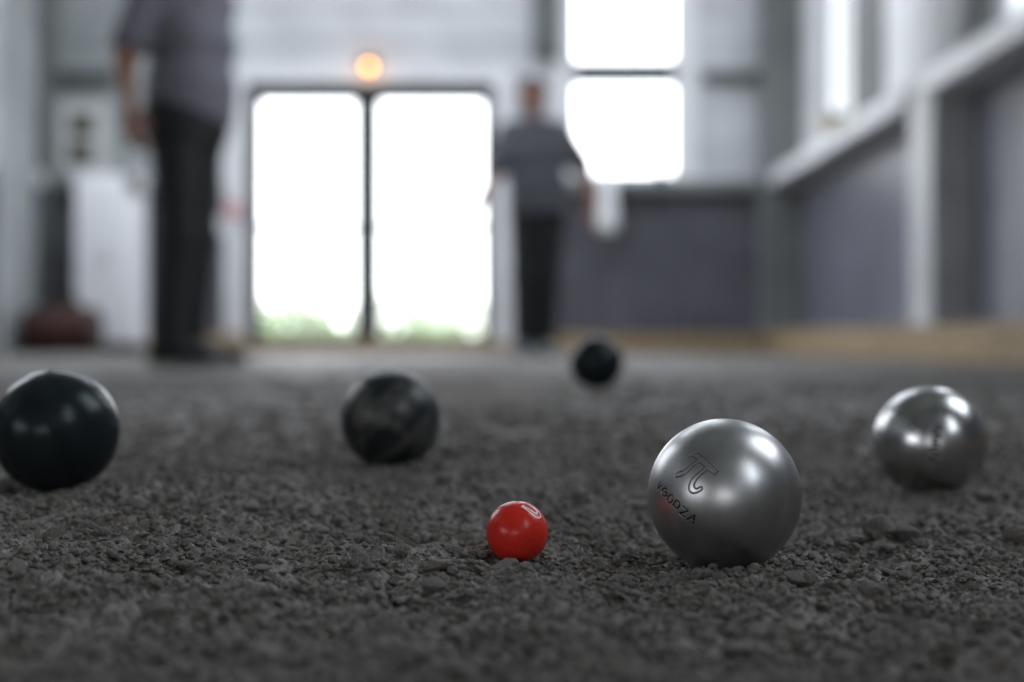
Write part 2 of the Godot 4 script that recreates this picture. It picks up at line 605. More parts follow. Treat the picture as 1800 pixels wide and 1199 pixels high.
# ------------------------------------------------------------------ balls
# A ball from a cube sphere; the +z face is dense and grooves are cut along strokes given on the facing disc (x, y in radii).
func ball_mesh(r: float, strokes: Array, dense: int, half_width: float, depth: float, tilt := Basis()) -> ArrayMesh:
	var V := PackedVector3Array()
	var N := PackedVector3Array()
	var C := PackedColorArray()
	var I := PackedInt32Array()
	var segs := []
	for s in strokes:
		for i in s.pts.size() - 1:
			var a: Vector3 = on_disc(s.pts[i]) * tilt
			var b: Vector3 = on_disc(s.pts[i + 1]) * tilt
			segs.append([a, b, (a + b) / 2.0, (a - b).length() / 2.0, s.get("ink", 0.0), s.get("w", half_width)])
	for face in 6:
		var n: int = dense if face == 0 and strokes else 48
		var start := V.size()
		var sink := PackedFloat32Array()
		sink.resize((n + 1) * (n + 1))
		for j in n + 1:
			for i in n + 1:
				var u := tan((float(i) / n - 0.5) * PI / 2.0)
				var w := tan((float(j) / n - 0.5) * PI / 2.0)
				var d: Vector3 = [Vector3(u, w, 1), Vector3(-u, w, -1), Vector3(1, w, -u), Vector3(-1, w, u), Vector3(u, 1, -w), Vector3(u, -1, w)][face]
				d = d.normalized()
				var ink := 1.0
				var dep := 0.0
				if face == 0:
					for s in segs:
						if d.distance_to(s[2]) > s[3] + 3.0 * s[5]: continue
						var ab: Vector3 = s[1] - s[0]
						var t := clampf((d - s[0]).dot(ab) / maxf(ab.length_squared(), 1e-9), 0.0, 1.0)
						var q: float = d.distance_to(s[0] + ab * t) / s[5]
						if q < 1.6:
							var g := 1.0 - smoothstep(0.45, 1.5, q)
							dep = maxf(dep, g)
							if s[4] > 0.0 and q < 1.15: ink = minf(ink, 1.0 - s[4])
				V.append(d * (r - depth * dep))
				N.append(d)
				C.append(Color(ink, ink, ink))
				sink[j * (n + 1) + i] = dep
		if face == 0 and strokes:
			for j in range(1, n):
				for i in range(1, n):
					var k := j * (n + 1) + i
					if sink[k] + sink[k - 1] + sink[k + 1] + sink[k - n - 1] + sink[k + n + 1] > 0.001:
						var e := V[start + k + 1] - V[start + k - 1]
						var f := V[start + k + n + 1] - V[start + k - n - 1]
						N[start + k] = e.cross(f).normalized()
		for j in n:
			for i in n:
				var a := start + j * (n + 1) + i
				var q := [a, a + 1, a + n + 2, a, a + n + 2, a + n + 1]
				var outward: bool = (V[q[1]] - V[q[0]]).cross(V[q[2]] - V[q[0]]).dot(V[a]) > 0.0
				if outward: q = [a, a + n + 2, a + 1, a, a + n + 1, a + n + 2]
				I.append_array(PackedInt32Array(q))
	var arr := []
	arr.resize(Mesh.ARRAY_MAX)
	arr[Mesh.ARRAY_VERTEX] = V
	arr[Mesh.ARRAY_NORMAL] = N
	arr[Mesh.ARRAY_COLOR] = C
	arr[Mesh.ARRAY_INDEX] = I
	var m := ArrayMesh.new()
	m.add_surface_from_arrays(Mesh.PRIMITIVE_TRIANGLES, arr)
	return m


func on_disc(p: Vector2) -> Vector3:
	var l := p.length()
	if l > 0.995: p *= 0.995 / l
	return Vector3(p.x, p.y, sqrt(maxf(0.0, 1.0 - p.length_squared())))


# strokes drawn on a sheet whose origin and scale are given, as points on the facing disc
func drawn(list: Array, origin: Vector2, unit: float, more := {}) -> Array:
	var out := []
	for s in list:
		var pts := []
		for i in range(0, s.size(), 2): pts.append(Vector2((s[i] - origin.x) / unit, -(s[i + 1] - origin.y) / unit))
		out.append({"pts": pts}.merged(more))
	return out


func facing(at: Vector3) -> Basis:
	var z := (Vector3(0, 0.1, 0) - at).normalized()
	var x := Vector3.UP.cross(z).normalized()
	return Basis(x, z.cross(x), z)


# a thin raised band of paint along a stroke on the ball
func ribbon(strokes: Array, r: float, half: float) -> ArrayMesh:
	var st := new_st()
	for s in strokes:
		var p := []
		for q in s.pts: p.append(on_disc(q))
		var fine := []
		for i in p.size() - 1:
			for k in 5: fine.append(p[i].lerp(p[i + 1], k / 5.0).normalized())
		fine.append(p[-1].normalized())
		var L := []
		var Rr := []
		for i in fine.size():
			var t: Vector3 = (fine[mini(i + 1, fine.size() - 1)] - fine[maxi(i - 1, 0)]).normalized()
			var side: Vector3 = t.cross(fine[i]).normalized()
			L.append((fine[i] - side * half).normalized())
			Rr.append((fine[i] + side * half).normalized())
		for i in fine.size() - 1:
			var up := r + 0.00006
			var dn := r - 0.0002
			var c: Vector3 = fine[i] * (r - 0.0001)
			tri(st, L[i] * up, Rr[i] * up, Rr[i + 1] * up, Vector3.ZERO)
			tri(st, L[i] * up, Rr[i + 1] * up, L[i + 1] * up, Vector3.ZERO)
			tri(st, L[i] * up, L[i] * dn, L[i + 1] * dn, c); tri(st, L[i] * up, L[i + 1] * dn, L[i + 1] * up, c)
			tri(st, Rr[i] * up, Rr[i] * dn, Rr[i + 1] * dn, c); tri(st, Rr[i] * up, Rr[i + 1] * dn, Rr[i + 1] * up, c)
	return done(st)


func build_balls() -> void:
	var pi_sign := [
		[575, 215, 600, 190, 640, 170, 700, 158, 745, 180, 800, 228, 860, 282, 925, 342, 985, 395, 960, 425, 935, 450, 895, 418, 850, 383],
		[575, 215, 615, 203, 645, 205, 672, 225, 690, 243],
		[690, 250, 640, 290, 570, 360, 510, 405, 440, 425, 415, 450, 402, 490],
		[402, 490, 455, 485, 520, 462, 580, 415, 640, 350, 700, 300, 740, 285],
		[740, 285, 770, 315, 803, 347],
		[803, 347, 760, 385, 700, 440, 650, 492, 615, 540, 592, 600, 590, 650, 612, 690, 650, 705, 700, 695, 745, 672, 772, 645, 768, 620, 740, 617, 705, 643, 680, 640, 662, 612, 668, 570, 700, 515, 760, 450, 805, 412, 850, 383]]
	var word := [
		[187, 553, 170, 605, 152, 658], [152, 658, 185, 630, 218, 600],
		[283, 655, 262, 640, 238, 648, 216, 678, 214, 715, 234, 745, 262, 752, 285, 730, 290, 702], [290, 702, 252, 690],
		[375, 765, 362, 732, 330, 730, 300, 760, 292, 800, 310, 838, 345, 836, 370, 805, 375, 765],
		[417, 800, 395, 838, 375, 872], [417, 800, 450, 818, 468, 845, 460, 885, 432, 912, 405, 902, 375, 872],
		[510, 882, 545, 912, 580, 945], [580, 945, 520, 962, 460, 975], [460, 975, 495, 1002, 530, 1032],
		[672, 995, 615, 1028, 560, 1060], [672, 995, 656, 1055, 640, 1112], [616, 1032, 655, 1062]]
	var origin := Vector2((1273.0 - 1140.0) * 7.993, (870.0 - 780.0) * 7.993)
	var unit := 134.0 * 7.993
	var front := drawn(pi_sign, origin, unit, {"ink": 0.55, "w": 0.0074}) + drawn(word, origin, unit, {"ink": 0.85, "w": 0.0085})
	var t := thing("boule", "brushed steel boule engraved with a pi sign and lettering, beside the red jack", "boule", balls[0][0], "boules on the gravel")
	var tilt := Basis(Vector3.UP, -0.55)
	obj("engraved_body", ball_mesh(R_BOULE, front, 480, 0.008, 0.00042, tilt), M.steel, t)
	t.basis = facing(t.position) * tilt
	# the polished one with a line of small stamped characters, too soft in the photograph to read
	var bars := []
	for k in 9:
		var y := 0.31 - 0.082 * k
		var x := 0.12 - 0.008 * k
		bars.append({"pts": [Vector2(x - 0.048, y), Vector2(x + 0.048, y)], "ink": 0.9, "w": 0.020})
		bars.append({"pts": [Vector2(x - 0.048 if k % 2 else x + 0.048, y), Vector2(x - 0.048 if k % 2 else x + 0.048, y - 0.045)], "ink": 0.9, "w": 0.018})
	t = thing("boule", "polished steel boule with a vertical line of stamped characters", "boule", balls[1][0], "boules on the gravel")
	obj("stamped_body", ball_mesh(R_BOULE, bars, 200, 0.02, 0.0005), M.steel_polished, t)
	t.basis = facing(t.position)
	t = thing("boule", "dark boule with dull dust patches, resting below the glass door", "boule", balls[2][0], "boules on the gravel")
	obj("body", ball_mesh(R_BOULE, [], 48, 0.0, 0.0), M.dusty_steel, t)
	t.rotation = Vector3(0.4, 2.1, 0.3)
	t = thing("boule", "smooth near-black boule with a bright rim, cut off by the picture edge", "boule", balls[3][0], "boules on the gravel")
	obj("body", ball_mesh(R_BOULE, [], 48, 0.0, 0.0), M.dark_steel, t)
	t.rotation = Vector3(0.9, 0.4, 0.2)
	t = thing("boule", "small blurred dark boule bouncing just above the gravel", "boule", Vector3(0.1153, 0.0704, -1.947), "boules on the gravel")
	obj("body", ball_mesh(R_BOULE, [], 48, 0.0, 0.0), M.dark_steel, t)
	t.rotation = Vector3(0.2, 1.4, 0.9)
	# jack
	t = thing("jack_ball", "small glossy red target ball with a white printed mark", "jack", balls[4][0])
	var jb := obj("body", ball_mesh(R_JACK, [], 48, 0.0, 0.0), M.jack, t)
	jb.rotation = Vector3(0.5, 0.2, 0.9)
	var mark := [
		[400, 520, 500, 575, 620, 655, 740, 755, 850, 850, 920, 910, 1000, 960, 1075, 985, 1140, 985, 1195, 950, 1195, 880, 1160, 800, 1090, 705, 1000, 610, 900, 520, 800, 450, 690, 390, 560, 350],
		[450, 505, 560, 545, 640, 580, 740, 640, 820, 695, 890, 750, 955, 795, 1010, 808, 1048, 785, 1050, 740, 1010, 680, 940, 610, 860, 540, 760, 470, 640, 420],
		[400, 520, 450, 490, 500, 470], [450, 540, 520, 545, 600, 580]]
	var strokes := drawn(mark, Vector2((909.0 - 900.0) * 23.98, (936.0 - 870.0) * 23.98), 54.5 * 23.98)
	var o := obj("printed_mark", ribbon(strokes, R_JACK, 0.027), M.jack_mark, t)
	tag(o, "white printed outline mark")
	t.basis = facing(t.position)


# ------------------------------------------------------------------ hall
func courses(lo: Vector3, hi: Vector3, pitch: float, m: Material, parent: Node) -> void:
	# horizontal cladding panels on the plane z, from lo to hi
	var y := lo.y
	while y < hi.y - 0.01:
		var y1 := minf(y + pitch, hi.y)
		box("cladding_panel", Vector3(lo.x, y + 0.004, lo.z), Vector3(hi.x, y1 - 0.004, hi.z), m, parent, 0.012)
		y = y1


func build_back_wall() -> void:
	var z0 := WALL_Z - 0.25
	var w := struct("wall_back", "pale ribbed end wall with dark grey lower panels", "wall", Vector3(0, 0, 0))
	for r in [[-4.4, 0, -2.32, CEIL], [-2.32, 2.36, -0.15, CEIL], [-0.15, 0, 0.475, CEIL], [0.475, 0, 1.5, 1.5], [0.475, 4.3, 1.5, CEIL], [1.5, 0, 2.75, CEIL]]:
		box("wall_core", Vector3(r[0], r[1] - (0.1 if r[1] == 0 else 0.0), z0), Vector3(r[2], r[3], WALL_Z), M.core, w, 0.001)
	var f := WALL_Z
	var g := WALL_Z + 0.03
	courses(Vector3(-4.15, 1.5, f), Vector3(-3.05, CEIL, g), 0.3, M.cladding_shaded_grey, w)  # left courses: the dimmer light of the corner is put into their tone
	courses(Vector3(-3.05, 1.5, f), Vector3(-2.52, CEIL, g), 0.3, M.cladding, w)
	courses(Vector3(-2.52, 2.42, f), Vector3(0.0, CEIL, g), 0.3, M.cladding, w)
	courses(Vector3(0.0, 1.5, f), Vector3(0.40, CEIL, g), 0.3, M.cladding, w)
	courses(Vector3(1.62, 1.5, f), Vector3(2.2, CEIL, g), 0.3, M.cladding, w)
	for x in [0.02, 0.75, 1.48]: box("wall_panel", Vector3(x, 0, f), Vector3(x + 0.72, 1.4, g), M.low_panel, w, 0.006)
	for x in [-4.15, -3.33]: box("wall_panel", Vector3(x, 0, f), Vector3(x + 0.80, 1.4, g), M.low_panel, w, 0.006)
	# casings beside the door, sill ledges, rails, corner columns
	box("pilaster", Vector3(-0.16, 0, f), Vector3(0.01, 2.5, WALL_Z + 0.09), M.casing, w)
	box("pilaster", Vector3(-2.52, 0, f), Vector3(-2.33, 2.5, WALL_Z + 0.09), M.casing, w)
	box("door_head_casing", Vector3(-2.52, 2.36, f), Vector3(0.01, 2.5, WALL_Z + 0.06), M.casing, w)
	box("ledge", Vector3(0.02, 1.40, f), Vector3(2.2, 1.5, WALL_Z + 0.16), M.column, w, 0.008)
	box("ledge", Vector3(-4.15, 1.40, f), Vector3(-2.53, 1.5, WALL_Z + 0.16), M.column, w, 0.008)
	box("rail", Vector3(1.68, 2.36, f), Vector3(2.2, 2.47, WALL_Z + 0.12), M.rail, w, 0.008)
	box("rail", Vector3(-4.15, 2.36, f), Vector3(-3.45, 2.47, WALL_Z + 0.12), M.rail, w, 0.008)
	box("duct", Vector3(0.17, 2.58, f), Vector3(0.42, CEIL, WALL_Z + 0.13), M.rail, w, 0.02)
	box("column", Vector3(2.16, 0, f), Vector3(2.5, CEIL, WALL_Z + 0.26), M.column, w, 0.012)
	box("column", Vector3(-4.15, 0, f), Vector3(-3.98, CEIL, WALL_Z + 0.2), M.column, w, 0.012)
	# window above the ledge
	var win := struct("window_1", "tall two-light window in the end wall above the ledge", "window", Vector3(0.99, 1.5, WALL_Z))
	for a in [[-0.595, -0.48], [0.505, 0.63]]: box("casing", Vector3(a[0], 0, -0.02), Vector3(a[1], 2.85, 0.06), M.white_frame, win)
	for a in [[-0.515, -0.43], [0.44, 0.51]]: box("stile", Vector3(a[0], 0, -0.14), Vector3(a[1], 2.8, -0.06), M.white_frame, win)
	for a in [[0.0, 0.08], [0.865, 1.085], [2.72, 2.8]]: box("rail", Vector3(-0.43, a[0], -0.14), Vector3(0.44, a[1], -0.06), M.white_frame if a[0] != 0.865 else M.rail, win)
	box("pane", Vector3(-0.43, 0.08, -0.105), Vector3(0.44, 0.865, -0.095), M.pane, win, 0.001)
	box("pane", Vector3(-0.43, 1.085, -0.105), Vector3(0.44, 2.72, -0.095), M.pane, win, 0.001)
	# glazed double door
	var d := struct("door_1", "glazed double door in a dark metal frame with bright daylight outside", "door", Vector3(-1.235, 0, WALL_Z - 0.06))
	box("frame_post", Vector3(-1.085, 0, -0.06), Vector3(-1.03, 2.36, 0.08), M.door_frame, d)
	box("frame_post", Vector3(1.03, 0, -0.06), Vector3(1.085, 2.36, 0.08), M.door_frame, d)
	box("frame_head", Vector3(-1.085, 2.28, -0.06), Vector3(1.085, 2.36, 0.08), M.door_frame, d)
	box("threshold", Vector3(-1.085, -0.02, -0.10), Vector3(1.085, 0.05, 0.10), M.door_frame, d)
	for s in [-1, 1]:
		var leaf := Node3D.new()
		leaf.name = "door_leaf"
		d.add_child(leaf, true)
		var x0 := -1.03 if s < 0 else -0.04
		var x1 := -0.04 if s < 0 else 1.03
		var o0 := x0 + (0.055 if s < 0 else 0.112)
		var o1 := x1 - (0.112 if s < 0 else 0.055)
		box("stile", Vector3(x0 + 0.002, 0.055, -0.03), Vector3(o0, 2.275, 0.03), M.door_frame, leaf)
		box("stile", Vector3(o1, 0.055, -0.03), Vector3(x1 - 0.002, 2.275, 0.03), M.door_frame, leaf)
		box("top_rail", Vector3(o0, 2.215, -0.03), Vector3(o1, 2.275, 0.03), M.door_frame, leaf)
		box("bottom_rail", Vector3(o0, 0.055, -0.03), Vector3(o1, 0.14, 0.03), M.door_frame, leaf)
		box("glazing_bar", Vector3(o0, 1.08, -0.02), Vector3(o1, 1.12, 0.02), M.door_frame, leaf, 0.004)
		box("pane", Vector3(o0, 0.14, -0.004), Vector3(o1, 1.08, 0.004), M.pane, leaf, 0.001)
		box("pane", Vector3(o0, 1.12, -0.004), Vector3(o1, 2.215, 0.004), M.pane, leaf, 0.001)
		var hx := x1 - 0.05 if s < 0 else x0 + 0.05
		obj("handle", sweep([Vector3(hx, 1.0, 0.03), Vector3(hx, 1.02, 0.07), Vector3(hx, 1.10, 0.075), Vector3(hx, 1.18, 0.07), Vector3(hx, 1.20, 0.03)], 0.011), M.door_frame, leaf)


func build_side_wall(right: bool) -> void:
	var sg := 1.0 if right else -1.0
	var X := X_RIGHT if right else -X_LEFT
	var w := struct("wall_right" if right else "wall_left", "side wall with lavender-grey lower panels, light ledge and tall windows" if right else "opposite side wall with grey columns, ledge and tall windows", "wall")
	var put := func(called: String, x0: float, x1: float, y0: float, y1: float, za: float, zb: float, m: Material, parent: Node, bevel: float):
		box(called, Vector3(sg * x0, y0, za), Vector3(sg * x1, y1, zb), m, parent, bevel)
	var cols := [-7.9, -3.5, 0.9, 5.3, 9.7]
	# openings of each bay: z from, z to (relative to the bay's near column), sill height, head height
	var holes: Array = [[-3.6, -2.5, 1.56, 4.6], [-3.9, -1.8, 1.56, 4.6], [-3.9, -1.8, 1.56, 4.6], [-3.9, -1.8, 1.56, 4.6], [-3.9, -1.8, 1.56, 4.6]] if right else [[-3.0, -0.7, 1.56, 4.6], [-3.9, -1.8, 1.56, 4.6], [], [-3.9, -0.6, 0.45, 1.40], []]  # left far-bay window is an unseen one, added to light the right wall
	for k in cols.size():
		var c: float = cols[k]
		var za := maxf(WALL_Z, c - 4.4)
		var zb := minf(c, 9.3)
		var h: Array = holes[k]
		var low: bool = h.size() > 0 and h[2] < 1.0
		if h.is_empty():
			put.call("wall_core", X + 0.02, X + 0.27, -0.1, CEIL, za, zb, M.core, w, 0.001)
			put.call("upper_panel", X, X + 0.02, 1.56, CEIL, za, zb, M.cladding, w, 0.004)
		else:
			var wa: float = c + h[0]
			var wb: float = c + h[1]
			put.call("wall_core", X + 0.02, X + 0.27, -0.1, h[2], za, zb, M.core, w, 0.001)
			put.call("wall_core", X + 0.02, X + 0.27, h[3], CEIL, za, zb, M.core, w, 0.001)
			put.call("wall_core", X + 0.02, X + 0.27, h[2], h[3], za, wa, M.core, w, 0.001)
			put.call("wall_core", X + 0.02, X + 0.27, h[2], h[3], wb, zb, M.core, w, 0.001)
			if not low:
				put.call("upper_panel", X, X + 0.02, 1.56, 4.6, za, wa - 0.02, M.casing if k == 0 else M.column, w, 0.004)
				if right and k == 0:
					put.call("blind_panel", X - 0.02, X + 0.02, 1.56, 4.6, wb + 0.02, wb + 0.85, M.rail, w, 0.004)
					put.call("upper_panel", X, X + 0.02, 1.56, 4.6, wb + 0.85, zb, M.casing, w, 0.004)
				else:
					put.call("upper_panel", X, X + 0.02, 1.56, 4.6, wb + 0.02, zb, M.column, w, 0.004)
				put.call("upper_panel", X, X + 0.02, 4.62, CEIL, za, zb, M.cladding, w, 0.004)
			else:
				put.call("upper_panel", X, X + 0.02, 1.56, CEIL, za, zb, M.column, w, 0.004)
			var tall: float = h[3] - h[2]
			var half: float = (wb - wa) / 2.0
			var win := struct("window_%d" % (2 + k + (0 if right else 5)), (("tall window in bay %d of the right side wall" if right else "tall unseen window in bay %d of the left side wall") % (k + 1)) if not low else "long low window in the left side wall behind the camera", "window", Vector3(sg * (X + 0.10), h[2], (wa + wb) / 2.0))
			for s in [-1, 1]:
				box("stile", Vector3(-0.04, 0, s * (half - 0.06)), Vector3(0.04, tall, s * half), M.white_frame, win)
			box("mullion", Vector3(-0.04, 0.06, -0.03), Vector3(0.04, tall - 0.06, 0.03), M.white_frame, win)
			for y in [0.0, tall - 0.06]: box("rail", Vector3(-0.04, y, 0.06 - half), Vector3(0.04, y + 0.06, half - 0.06), M.white_frame, win)
			for s in [-1, 1]: box("pane", Vector3(-0.005, 0.06, s * 0.03), Vector3(0.005, tall - 0.06, s * (half - 0.06)), M.pane, win, 0.001)
		if not low:
			for q in 2:
				var a := lerpf(za, zb, q / 2.0)
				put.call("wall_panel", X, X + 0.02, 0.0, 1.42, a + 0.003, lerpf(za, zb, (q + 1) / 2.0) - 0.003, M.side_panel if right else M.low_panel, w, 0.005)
		put.call("ledge", X - (0.28 if right else 0.12), X + 0.02, 1.43, 1.56, za + (0.0 if k == 0 else 0.24), zb - (0.21 if zb < 9.0 else 0.0), M.casing, w, 0.012)
		if zb < 9.0:
			put.call("column", X - 0.24 if right else X - 0.2, X, 0.0, CEIL, c - 0.2, c + 0.23, M.column if not right else M.column_light, w, 0.012)
	# left pilaster close to the far corner, seen at the picture edge
	if not right: put.call("column", X - 0.16, X, 0.0, CEIL, -11.95, -11.05, M.cladding_shaded_grey, w, 0.012)


func build_hall() -> void:
	build_back_wall()
	build_side_wall(true)
	build_side_wall(false)
	var f := struct("wall_front", "end wall behind the camera with a long row of glazed openings", "wall")
	box("wall_core", Vector3(-4.4, -0.1, 9.2), Vector3(2.75, 0.45, 9.45), M.low_panel, f, 0.001)
	box("wall_core", Vector3(-4.4, 1.5, 9.2), Vector3(2.75, CEIL, 9.45), M.cladding, f, 0.001)
	for x in [[-4.4, -3.8], [0.6, 2.75]]: box("wall_core", Vector3(x[0], 0.45, 9.2), Vector3(x[1], 1.5, 9.45), M.cladding, f, 0.001)
	var win := struct("window_12", "low strip window in the end wall behind the camera", "window", Vector3(0, 0, 9.3))
	for x in [[-3.8, -1.65], [-1.55, 0.6]]: box("pane", Vector3(x[0], 0.5, -0.005), Vector3(x[1], 1.45, 0.005), M.pane, win, 0.001)
	box("rail", Vector3(-3.8, 0.45, -0.04), Vector3(0.6, 0.5, 0.04), M.white_frame, win)
	box("rail", Vector3(-3.8, 1.45, -0.04), Vector3(0.6, 1.5, 0.04), M.white_frame, win)
	box("mullion", Vector3(-1.65, 0.5, -0.04), Vector3(-1.55, 1.45, 0.04), M.white_frame, win)
	var c := struct("ceiling", "pale ceiling of the hall with steel beams and an added rooflight", "ceiling")
	var rl := [-3.2, 1.4, -11.2, -8.2]   # added, unseen rooflight that brightens the far floor and end wall
	box("ceiling_slab", Vector3(-4.45, CEIL, rl[3]), Vector3(2.8, CEIL + 0.25, 9.5), M.ceiling, c, 0.001)
	box("ceiling_slab", Vector3(-4.45, CEIL, WALL_Z - 0.3), Vector3(2.8, CEIL + 0.25, rl[2]), M.ceiling, c, 0.001)
	box("ceiling_slab", Vector3(-4.45, CEIL, rl[2]), Vector3(rl[0], CEIL + 0.25, rl[3]), M.ceiling, c, 0.001)
	box("ceiling_slab", Vector3(rl[1], CEIL, rl[2]), Vector3(2.8, CEIL + 0.25, rl[3]), M.ceiling, c, 0.001)
	for z in [-7.9, -3.5, 0.9, 5.3]: box("beam", Vector3(X_LEFT, CEIL - 0.35, z - 0.1), Vector3(X_RIGHT, CEIL, z + 0.1), M.column, c, 0.01)
	var added_rooflight := struct("window_13", "long added rooflight in the ceiling above the far end, out of view", "window", Vector3(0, CEIL + 0.15, 0))
	for k in 4:
		var xa := lerpf(rl[0], rl[1], k / 4.0)
		var xb := lerpf(rl[0], rl[1], (k + 1) / 4.0)
		box("pane", Vector3(xa + 0.03, 0, rl[2]), Vector3(xb - 0.03, 0.01, rl[3]), M.pane, added_rooflight, 0.001)
		if k: box("glazing_bar", Vector3(xa - 0.03, -0.03, rl[2]), Vector3(xa + 0.03, 0.04, rl[3]), M.white_frame, added_rooflight)
	# timber kerb round the terrain
	var b := struct("baseboard_right", "tan timber kerb board along the side wall", "baseboard")
	for k in 7: box("plank", Vector3(2.17, -0.03, -12.28 + k * 3.0), Vector3(2.22, 0.185, -12.285 + (k + 1) * 3.0), M.wood, b, 0.006)
	b = struct("baseboard_back", "brown timber kerb board along the end wall", "baseboard")
	box("plank", Vector3(0.02, -0.03, -12.28), Vector3(2.16, 0.165, -12.23), M.wood, b, 0.006)
	box("plank", Vector3(-2.32, -0.03, -12.28), Vector3(0.015, 0.10, -12.23), M.wood, b, 0.006)
	box("plank", Vector3(-3.93, -0.03, -12.28), Vector3(-2.325, 0.165, -12.23), M.wood, b, 0.006)


func build_hall_things() -> void:
	# orange lamp above the door
	var p := Vector3(-1.25, 2.495, WALL_Z + 0.09)
	var t := thing("door_lamp", "round glowing orange lamp on the wall above the door", "lamp", p)
	box("housing", Vector3(-0.085, -0.085, -0.055), Vector3(0.085, 0.085, -0.03), M.black_plastic, t, 0.01)
	var em := mat(lin(1.0, 0.45, 0.08), 0.4)
	em.emission_enabled = true
	em.emission = lin(1.0, 0.34, 0.02)
	em.emission_energy_multiplier = 9.0
	var lens := obj("lamp_lens", lathe([[0.0, 0.030], [0.012, 0.027], [0.022, 0.020], [0.028, 0.010], [0.030, 0.0], [0.030, -0.012], [0.030, -0.028], [0.0, -0.028]], 24), em, t)
	lens.rotation.x = PI / 2
	var l := OmniLight3D.new()
	l.name = "lamp_glow"
	l.light_color = lin(1.0, 0.40, 0.045)
	l.light_energy = 0.02
	l.light_size = 0.03
	l.omni_range = 30.0
	l.omni_attenuation = 2.0
	l.shadow_enabled = true
	t.add_child(l)
	l.position = Vector3(0, 0, 0.06)
	# white cabinet behind the standing player
	t = thing("white_cabinet", "tall narrow white cabinet standing behind the player in the lilac shirt", "cabinet", Vector3(-3.39, 0.0, -12.02))
	box("body", Vector3(-0.27, 0.08, -0.16), Vector3(0.27, 1.50, 0.12), M.white_metal, t, 0.012)
	box("plinth", Vector3(-0.25, 0.0, -0.14), Vector3(0.25, 0.08, 0.10), M.black_plastic, t, 0.004)
	for s in [-1, 1]:
		var dr := box("door", Vector3(s * 0.004, 0.10, 0.12), Vector3(s * 0.262, 1.48, 0.14), M.white_metal, t, 0.006)
		obj("handle", sweep([Vector3(s * 0.03, 0.74, 0.14), Vector3(s * 0.03, 0.75, 0.165), Vector3(s * 0.03, 0.87, 0.165), Vector3(s * 0.03, 0.88, 0.14)], 0.006), M.chrome, dr)
	# poster with two dark pictures
	t = thing("poster", "white poster with two dark olive pictures on the pale wall", "poster", Vector3(-3.78, 1.95, WALL_Z + 0.036))
	box("sheet", Vector3(-0.24, -0.38, -0.005), Vector3(0.24, 0.26, 0.003), M.paper, t, 0.001)
	box("picture", Vector3(-0.10, -0.05, 0.003), Vector3(0.12, 0.14, 0.005), M.olive, t, 0.0005)
	box("picture", Vector3(-0.11, -0.30, 0.003), Vector3(0.11, -0.11, 0.005), M.olive, t, 0.0005)
	# dark red holdall in the corner
	t = thing("holdall_bag", "dark red holdall bag lying on the floor in the corner", "bag", Vector3(-3.62, 0.0, -11.45))
	var body := mesh_field([[Vector3(-0.2, 0.19, 0), Vector3(0.2, 0.19, 0), 0.19, 0.19], [Vector3(-0.2, 0.10, 0.05), Vector3(0.2, 0.10, 0.05), 0.10, 0.10], [Vector3(-0.2, 0.10, -0.05), Vector3(0.2, 0.10, -0.05), 0.10, 0.10]], 0.025, 0.04, [[Vector3(0, -1, 0), 0.0], [Vector3(1, 0, 0), 0.29], [Vector3(-1, 0, 0), 0.29]])
	obj("body", body, M.bag, t)
	var arc := []
	for k in 13: arc.append(Vector3(cos(PI * k / 12.0) * 0.15, 0.34 + 0.17 * sin(PI * k / 12.0), 0.06))
	obj("carry_strap", sweep(arc, 0.014), M.bag_dark, t)
	box("end_panel", Vector3(0.275, 0.05, -0.13), Vector3(0.30, 0.30, 0.13), M.bag_dark, t, 0.02)
	# red call point and white switch box between door and player
	t = thing("call_point", "small red and white alarm call point beside the glass door", "alarm", Vector3(-2.43, 1.24, WALL_Z + 0.09))
	box("box_body", Vector3(-0.055, -0.06, 0), Vector3(0.055, 0.06, 0.05), M.red, t, 0.008)
	box("push_plate", Vector3(-0.03, -0.03, 0.05), Vector3(0.03, 0.03, 0.056), M.white_plastic, t, 0.002)
	t = thing("switch_box", "small white switch box on the wall beside the red call point", "switch", Vector3(-2.575, 1.11, WALL_Z + 0.03))
	box("box_body", Vector3(-0.05, -0.08, 0), Vector3(0.05, 0.08, 0.06), M.white_plastic, t, 0.01)
	box("rocker", Vector3(-0.025, -0.03, 0.06), Vector3(0.025, 0.03, 0.068), M.white_plastic, t, 0.003)
	# white dispenser hanging below the ledge, right of the man's hand, with a thin dark post above it
	t = thing("wall_dispenser", "long white dispenser hung on the wall beside the man's hand", "dispenser", Vector3(0.83, 1.03, WALL_Z + 0.19))
	obj("tube", lathe([[0.0, 0.0], [0.07, 0.005], [0.09, 0.03], [0.095, 0.08], [0.09, 0.16], [0.075, 0.30], [0.07, 0.46], [0.05, 0.52], [0.0, 0.53]], 24), M.white_plastic, t)
	obj("post", lathe([[0.0, 0.5], [0.012, 0.5], [0.012, 0.68], [0.018, 0.69], [0.018, 0.71], [0.0, 0.715]], 12), M.rail, t)
	box("bracket", Vector3(-0.03, 0.30, -0.16), Vector3(0.03, 0.36, -0.06), M.rail, t, 0.004)
	# small bottle on the window ledge
	t = thing("bottle", "small dark bottle standing on the end window ledge", "bottle", Vector3(1.30, 1.5, WALL_Z + 0.05))
	obj("glass_body", lathe([[0.0, 0.0], [0.038, 0.0], [0.042, 0.01], [0.042, 0.07], [0.03, 0.10], [0.014, 0.125], [0.013, 0.16], [0.0, 0.16]], 20), M.door_frame, t)
	obj("cap", lathe([[0.0, 0.158], [0.016, 0.158], [0.016, 0.18], [0.0, 0.18]], 16), M.black_plastic, t)
	# things on the side ledge
	t = thing("cardboard_box", "small beige box on the side window ledge", "box", Vector3(2.38, 1.56, -10.45))
	box("carton", Vector3(-0.09, 0.0, -0.16), Vector3(0.09, 0.17, 0.16), M.render_wall, t, 0.006)
